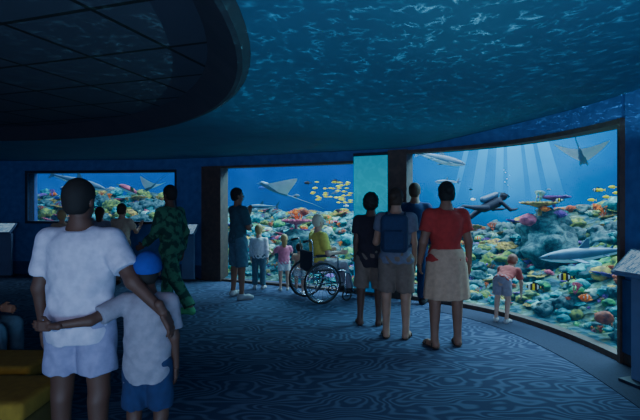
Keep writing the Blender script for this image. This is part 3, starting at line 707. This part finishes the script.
# man in camouflage
x,y=gnd(172,315)
person('man_in_camouflage',(x,y),68,1.80,skD,hB,camo,camo,shoeG,sleeve=1.9,bottom='pants',bt=.97,w=1.04,hd=(-8,-3),spine=(0,.06,1),
  legR=((.05,.38,-.92),(.02,.10,-1),(.1,1,0)),legL=((-.05,-.34,-.92),(-.02,-.58,-.80),(-.1,1,0)),
  armR=((.1,-.25,-1),(.02,.2,-1),(0,.2,-1),None),armL=((-.1,.28,-1),(.05,.75,-.6),(0,.8,-.3),None))
# man with arms folded
x,y=gnd(238,298)
person('man_with_folded_arms',(x,y),-52,1.76,skB,hB,tealc,dteal,shoeW,sleeve=.8,bt=.98,w=.98,hd=(-10,4),
  armR=((.10,.30,-.95),(-.80,.55,.12),(-.9,.1,.1),(0,0,1)),armL=((-.10,.42,-.9),(.35,.55,.75),(.1,.1,1),(0,-1,0)),
  legR=((.12,0,-1),(.04,-.04,-1),(.35,1,0)),legL=((-.16,.06,-1),(-.06,-.05,-1),(-.3,1,0)))
# children at the first window
x,y=gnd(259,288.5)
person('toddler',(x,y),-12,1.08,skL,hBl,capwh,dteal,shoeW,hs=1.35,bottom='pants',bt=.95,sleeve=1.8,w=1.15,h=.014,hair='short')
x,y=gnd(284,290.5)
person('girl_in_pink',(x,y),15,.92,skL,hBl,pink,capwh,shoeW,hs=1.4,bt=.6,sleeve=.6,w=1.12,h=.014,hair='long',armR=((.3,.6,-.5),(.1,.9,.3),(0,1,.2),(0,0,1)),armL=((-.5,.4,-.6),(-.2,.9,.3),(0,1,.2),(0,0,1)))
x,y=gnd(299.5,294)
person('small_child',(x,y),-10,.80,skL,hBr,org,capwh,shoeW,hs=1.45,bt=.6,sleeve=.6,w=1.15,h=.014,hair='short',armL=((-.3,.6,-.5),(0,.9,.2),(0,1,.2),(0,0,1)))
# visitors at the far window
for nm,px,d,H,tp,hr,yw,hst in (('girl_at_window',100,8.55,1.40,slate,hBr,5,'long'),('boy_at_window',122,8.4,1.46,tan,hBr,-8,'short'),('boy_at_window',62,8.7,1.34,tan,hBl,10,'short'),('girl_at_window',82,8.5,1.48,slate,hB,0,'long')):
    person(nm,((px-320)/FP*d,d),yw,H,skT,hr,tp,brn,shoeD,hs=1.18,bottom='pants',bt=.95,w=1.05,h=.013,hair=hst,armR=((.25,.5,-.8),(-.1,.9,.5),(0,.5,.8),(-1,0,0)),armL=((-.25,.5,-.8),(.1,.9,.5),(0,.5,.8),(1,0,0)))
# trio
x,y=gnd(371,325)
person('woman_in_black_top',(x,y),-10,1.64,skD,hB,blkdress,brn,sand,fem=True,w=1.06,hair='curly',bottom='shorts',bt=1.0,hem=-.16,sleeve=.6,hd=(-10,0),shoe='sandal',
  legR=((.03,.0,-1),(0,-.03,-1),(.3,1,0)),legL=((-.10,.02,-1),(-.03,-.05,-1),(-.3,1,0)))
x,y=gnd(396,338)
bp_=person('woman_with_backpack',(x,y),-14,1.70,skT,hBr,slate,brn,sand,fem=True,w=1.08,hair='bun',bottom='shorts',bt=.9,sleeve=.5,hd=(-14,0),shoe='sandal',
  armR=((.12,.1,-1),(.02,.35,-.9),(0,.2,-1),None),armL=((-.22,.1,-.95),(.1,.7,.5),(.3,.3,.6),(0,0,1)))
x,y=gnd(415,303.5)
person('man_in_blue_suit',(x,y),-15,1.82,skB,hBr,nav,nav,shoeD,sleeve=1.92,bottom='pants',bt=.97,hd=(-15,0))
x,y=gnd(446,346)
person('woman_in_red_shirt',(x,y),8,1.76,skB,hB,red,khk,sand,fem=True,w=1.16,hair='bun',bottom='skirt',bt=.52,sleeve=.62,hem=-.04,loose=.0,hd=(-4,0),shoe='sandal',h=.010,
  armL=((-.28,-.08,-1),(-.0,.40,-.85),(.1,.4,-.8),None),armR=((.26,.0,-1),(.12,.18,-1),(.0,.2,-1),None),
  legR=((.07,.03,-1),(.0,-.04,-1),(.25,1,0)),legL=((-.09,-.05,-1),(-.03,-.08,-1),(-.35,1,0)))
x,y=gnd(502,322)
person('child_leaning_at_glass',(x,y),-44,1.0,skL,hR,mauve,grey,shoeW,spine=(0,.90,.42),hs=1.3,w=1.1,h=.013,hair='short',bt=.7,sleeve=.7,hd=(0,-36),
  armR=((.20,.25,-.95),(-.1,.2,-.95),(0,.2,-1),None),armL=((-.20,.25,-.95),(.1,.2,-.95),(0,.2,-1),None),
  legR=((.06,.10,-1),(0,-.22,-1),(.2,1,0)),legL=((-.06,.10,-1),(0,-.22,-1),(-.2,1,0)))
# backpack
m_bp=cl('backpack_nylon',(.025,.035,.09)); mb=MB(); P0,U,R,Fv=bp_['P0'],bp_['U'],bp_['R'],bp_['F']
c0=P0+U*.29-Fv*.225
mb.add(*sdf([rbox(c0,(.15,.085,.21),.06),rbox(c0+A(0,-.085,-.07),(.115,.045,.11),.035),cap(c0+A(-.03,.03,.2),c0+A(.03,.03,.2),.014,.014)],.01,.012),m_bp)
for s in(-1,1):
    q=R*s*.105
    mb.add(*tube([c0+q+A(0,.06,.17),P0+U*.50+q-Fv*.06,P0+U*.515+q+Fv*.0,P0+U*.46+q+Fv*.10,P0+U*.33+q*1.15+Fv*.15,P0+U*.2+q*1.45+Fv*.08,P0+U*.14+q*1.6-Fv*.04,c0+q*1.2+A(0,.05,-.15)],.016,8),m_bp)
for i in range(len(mb.V)):
    Tn=np.array(bp_['T']); mb.V[i]=mb.V[i]@Tn[:3,:3].T+Tn[:3,3]
mb.obj('backpack')

# ------------------------------------------------------------ wheelchair
M_chr=mat('chrome',(.5,.5,.55),rough=.25,metal=1); M_rub=mat('rubber',(.015,.015,.018),rough=.7); M_seat=mat('wheelchair_fabric',(.02,.025,.04),rough=.8)
def wheelchair(loc,yaw):
    mb=MB(); T=XF(loc,yaw)
    for s in(-1,1):
        x=s*.29
        mb.add(*tube(circ((x,-.08,.31),.295),.016,8,True),M_rub,True,T); mb.add(*tube(circ((x,-.08,.31),.275),.008,6,True),M_chr,True,T); mb.add(*tube(circ((x+s*.045,-.08,.31),.25),.008,6,True),M_chr,True,T)
        mb.add(*tube([(x-s*.03,-.08,.31),(x+s*.05,-.08,.31)],.025,10),M_chr,True,T)
        for i in range(16):
            a=2*math.pi*i/16; mb.add(*tube([(x,-.08,.31),(x,-.08+.275*math.cos(a),.31+.275*math.sin(a))],.003,4),M_chr,True,T)
        mb.add(*tube(circ((s*.24,.36,.085),.075,n=20),.012,8,True),M_rub,True,T); mb.add(*tube([(s*.24-.015,.36,.085),(s*.24+.015,.36,.085)],.02,8),M_chr,True,T)
        mb.add(*tube([(s*.24,.36,.085),(s*.24,.33,.2),(s*.24,.33,.44)],.011,8),M_chr,True,T)
        mb.add(*tube([(s*.23,-.36,.93),(s*.23,-.24,.95),(s*.23,-.22,.9),(s*.23,-.20,.46),(s*.23,-.2,.3),(s*.23,.3,.28)],.012,8),M_chr,True,T)
        mb.add(*tube([(s*.23,-.37,.93),(s*.23,-.26,.95)],.018,8),M_rub,True,T)
        mb.add(*tube([(s*.23,-.2,.46),(s*.23,.30,.47),(s*.22,.42,.4),(s*.18,.5,.14),(s*.17,.53,.1)],.012,8),M_chr,True,T)
        mb.add(*tube([(s*.25,-.21,.70),(s*.25,.16,.70),(s*.25,.2,.66),(s*.25,.2,.47)],.011,8),M_chr,True,T)
        mb.add(*sdf([rbox((s*.25,-.02,.715),(.028,.15,.016),.012)],.01),M_seat,True,T)
        mb.add(*sdf([rbox((s*.11,.56,.09),(.075,.09,.01),.009)],.01),M_rub,True,T)
    mb.add(*tube([(-.22,-.15,.28),(.22,.2,.46)],.009,6),M_chr,True,T); mb.add(*tube([(.22,-.15,.28),(-.22,.2,.46)],.009,6),M_chr,True,T)
    mb.add(*sdf([rbox((0,.06,.465),(.225,.24,.03),.025)],.014),M_seat,True,T)
    mb.add(*sdf([rbox((0,-.215,.63),(.22,.018,.15),.015)],.012),M_seat,True,T)
    mb.obj('wheelchair',loc)
wx,wy=(319-320)/FP*7.1,7.1
WY=-64
wheelchair((wx,wy,0),WY)
T=XF((0,0,0),WY); off=T@Vector((0,-.03,0))
person('visitor_in_wheelchair',(wx+off.x,wy+off.y,0),WY,1.66,skL,hG,yelc,grey,shoeD,w=1.08,sleeve=.8,bottom='pants',bt=.95,pz=.60,spine=(0,.04,1),hd=(10,0),h=.012,hem=-.02,
  legR=((.10,1,-.02),(0,.30,-.95),(.05,1,0)),legL=((-.10,1,-.02),(0,.30,-.95),(-.05,1,0)),
  armR=((.30,.15,-.95),(-.15,.95,.05),(0,1,0),(0,0,1)),armL=((-.30,.15,-.95),(.15,.95,.05),(0,1,0),(0,0,1)))

# ------------------------------------------------------------ benches and seated visitor
M_ben=cl('mustard_upholstery',(.30,.19,.02),(.24,.15,.015),20); M_bed=cl('olive_upholstery',(.11,.08,.015),None,20)
def bench(x0,x1,y0,y1):
    mb=MB(); cx,cy=(x0+x1)/2,(y0+y1)/2; hx,hy=(x1-x0)/2,(y1-y0)/2
    mb.add(*sdf([rbox((cx,cy,.385),(hx,hy,.055),.03)],.02),M_ben); mb.add(*sdf([rbox((cx,cy,.20),(hx-.02,hy-.02,.125),.02)],.02),M_bed)
    mb.add(*box((cx,cy,.04),(hx-.08,hy-.06,.04)),M_trimdark,False); mb.obj('bench')
bench(-3.2,-1.93,3.02,3.42); bench(-3.0,-1.62,2.48,2.93); bench(-3.8,-2.82,3.55,4.0)
person('seated_visitor',(-2.98,3.76,0),-88,1.62,skB,hB,nav,dteal,shoeD,bottom='pants',bt=.95,pz=.56,spine=(0,-.05,1),h=.013,sleeve=1.8,
  legR=((.08,1,.0),(0,.05,-1),(.05,1,0)),legL=((-.08,1,.0),(0,.05,-1),(-.05,1,0)),armR=((.15,.10,-.95),(-.1,.9,-.2),(0,1,-.1),(0,0,1)),armL=((-.15,.10,-.95),(.1,.9,-.2),(0,1,-.1),(0,0,1)))

# ------------------------------------------------------------ information kiosks
m_scr,nt,o=newmat('backlit_sign'); tc=nt.nodes.new('ShaderNodeTexCoord'); br=nt.nodes.new('ShaderNodeTexBrick'); br.inputs['Scale'].default_value=14; br.inputs['Color1'].default_value=(.35,.55,.75,1); br.inputs['Color2'].default_value=(.05,.2,.4,1); br.inputs['Mortar'].default_value=(.4,.6,.8,1)
nt.links.new(tc.outputs['Object'],br.inputs[0]); em=nt.nodes.new('ShaderNodeEmission'); em.inputs[1].default_value=.6; nt.links.new(br.outputs[0],em.inputs[0]); nt.links.new(em.outputs[0],o.inputs[0])
M_kio=mat('kiosk_grey_blue',(.10,.14,.25),scale=4,rough=.5)
def kiosk(x,y,yaw,W=.38,zt=.98):
    mb=MB(); T=XF((x,y,0),yaw)  # local -Y faces the visitor
    mb.add(*box((0,.06,zt/2-.05),(W*.32,.03,zt/2-.05)),M_kio,False,T); mb.add(*box((0,.04,.015),(W*.45,.1,.015)),M_trimdark,False,T)
    Ts=T@XF((0,0,zt),0,38); mb.add(*box((0,0,0),(W/2,.15,.018)),M_kio,False,Ts); mb.add(*box((0,0,.02),(W/2-.02,.13,.003)),m_scr,False,Ts)
    mb.add(*tube([(-W*.3,.04,zt-.1),(-W*.3,0,zt-.02)],.012,6),M_kio,True,T); mb.add(*tube([(W*.3,.04,zt-.1),(W*.3,0,zt-.02)],.012,6),M_kio,True,T)
    mb.obj('information_kiosk',(x,y,0))
kiosk((187-320)/FP*8.75,8.75,-8); kiosk((4-320)/FP*9.2,9.2,2); kiosk((641-320)/FP*3.78,3.78,-72,.34,1.02)

# ------------------------------------------------------------ lights
def area(name,loc,tgt,sx_,sy_,e,col):
    l=bpy.data.lights.new(name,'AREA'); l.shape='RECTANGLE'; l.size=sx_; l.size_y=sy_; l.energy=e; l.color=col
    o=bpy.data.objects.new(name,l); o.location=loc; o.rotation_euler=(Vector(tgt)-Vector(loc)).to_track_quat('-Z','Y').to_euler(); bpy.context.collection.objects.link(o); return o
area('tank_light_right',(5.8,7.8,4.8),(5.6,7.6,0),6,5,700,(.60,.86,1)); area('tank_light_middle',(.5,11,4.8),(.5,10.8,0),6,4,600,(.58,.84,1)); area('tank_light_left',(-6,12,4.8),(-6,11.8,0),6,4,280,(.45,.75,1))
area('added_rim_fill_right',(3.6,6.6,2.95),(1.0,4.4,.6),2.6,.5,150,(.25,.75,1)); area('added_rim_fill_middle',(-.1,9.2,2.95),(-.8,5.8,.4),2.6,.5,130,(.25,.75,1))  # added fills hidden above the windows, giving people a cyan rim
area('front_fill',(-.6,-2.2,2.25),(-.4,3.4,.9),3,.8,72,(.80,.76,1)); area('added_ceiling_fill',(.2,-1.6,.5),(.6,3.8,2.4),5,1.0,110,(.28,.62,1))  # unseen front fill, and an uplight added to brighten the ceiling
# unseen spot added to throw imitated water caustics on the ceiling (flat gobo slide)
l=bpy.data.lights.new('added_caustic_spot','SPOT'); l.energy=13; l.spot_size=math.radians(160); l.spot_blend=.25; l.shadow_soft_size=.003; l.color=(.22,.78,1); l.use_nodes=True
nt=l.node_tree; nt.nodes.clear(); N=nt.nodes.new; Lk=nt.links.new
o=N('ShaderNodeOutputLight'); em=N('ShaderNodeEmission'); tc=N('ShaderNodeTexCoord'); sx=N('ShaderNodeSeparateXYZ'); Lk(tc.outputs['Normal'],sx.inputs[0])
ab=N('ShaderNodeMath'); ab.operation='ABSOLUTE'; Lk(sx.outputs['Z'],ab.inputs[0]); mxm=N('ShaderNodeMath'); mxm.operation='MAXIMUM'; mxm.inputs[1].default_value=.10; Lk(ab.outputs[0],mxm.inputs[0])
dx=N('ShaderNodeMath'); dx.operation='DIVIDE'; Lk(sx.outputs['X'],dx.inputs[0]); Lk(mxm.outputs[0],dx.inputs[1])
dy=N('ShaderNodeMath'); dy.operation='DIVIDE'; Lk(sx.outputs['Y'],dy.inputs[0]); Lk(mxm.outputs[0],dy.inputs[1])
cb=N('ShaderNodeCombineXYZ'); Lk(dx.outputs[0],cb.inputs[0]); Lk(dy.outputs[0],cb.inputs[1])
n1=N('ShaderNodeTexNoise'); n1.inputs['Scale'].default_value=4.5; n1.inputs['Detail'].default_value=3; Lk(cb.outputs[0],n1.inputs['Vector'])
va=N('ShaderNodeVectorMath'); va.operation='MULTIPLY_ADD'; va.inputs[1].default_value=(.22,.22,0); Lk(n1.outputs['Color'],va.inputs[0]); Lk(cb.outputs[0],va.inputs[2])
vo=N('ShaderNodeTexVoronoi'); vo.feature='DISTANCE_TO_EDGE'; vo.inputs['Scale'].default_value=12; Lk(va.outputs[0],vo.inputs['Vector'])
rp=ramp(nt,[(0,(1,1,1)),(.06,(.25,.25,.25)),(.16,(.0,.0,.0))]); Lk(vo.outputs['Distance'],rp.inputs[0])
n2=N('ShaderNodeTexNoise'); n2.inputs['Scale'].default_value=7; n2.inputs['Detail'].default_value=5; Lk(cb.outputs[0],n2.inputs['Vector']); rp2=ramp(nt,[(.50,(0.02,0.02,0.02)),(.66,(1,1,1))]); Lk(n2.outputs['Fac'],rp2.inputs[0])
mu=N('ShaderNodeMath'); mu.operation='MULTIPLY'; Lk(rp.outputs[0],mu.inputs[0]); Lk(rp2.outputs[0],mu.inputs[1])
ad=N('ShaderNodeMath'); ad.operation='MULTIPLY_ADD'; ad.inputs[1].default_value=1.1; ad.inputs[2].default_value=.12; Lk(mu.outputs[0],ad.inputs[0])
pw=N('ShaderNodeMath'); pw.operation='POWER'; pw.inputs[1].default_value=-3.3; Lk(mxm.outputs[0],pw.inputs[0])
fm=N('ShaderNodeMath'); fm.operation='MULTIPLY'; Lk(ad.outputs[0],fm.inputs[0]); Lk(pw.outputs[0],fm.inputs[1]); Lk(fm.outputs[0],em.inputs['Strength']); Lk(em.outputs[0],o.inputs[0])
o=bpy.data.objects.new('added_caustic_spot',l); o.location=(1.05,3.3,1.72); o.rotation_euler=(math.radians(180),0,0); bpy.context.collection.objects.link(o)
wd=bpy.data.worlds.new('w'); bpy.context.scene.world=wd; wd.use_nodes=True; wd.node_tree.nodes['Background'].inputs[0].default_value=(.045,.075,.17,1); wd.node_tree.nodes['Background'].inputs[1].default_value=2.8
cd=bpy.data.cameras.new('camera'); cd.sensor_width=36; cd.lens=FP/640*36; cd.shift_y=-10/640; cd.clip_start=.05
co=bpy.data.objects.new('camera',cd); co.location=(0,0,CH); co.rotation_euler=(math.radians(90),0,0); bpy.context.collection.objects.link(co); bpy.context.scene.camera=co
print('placed',placed)
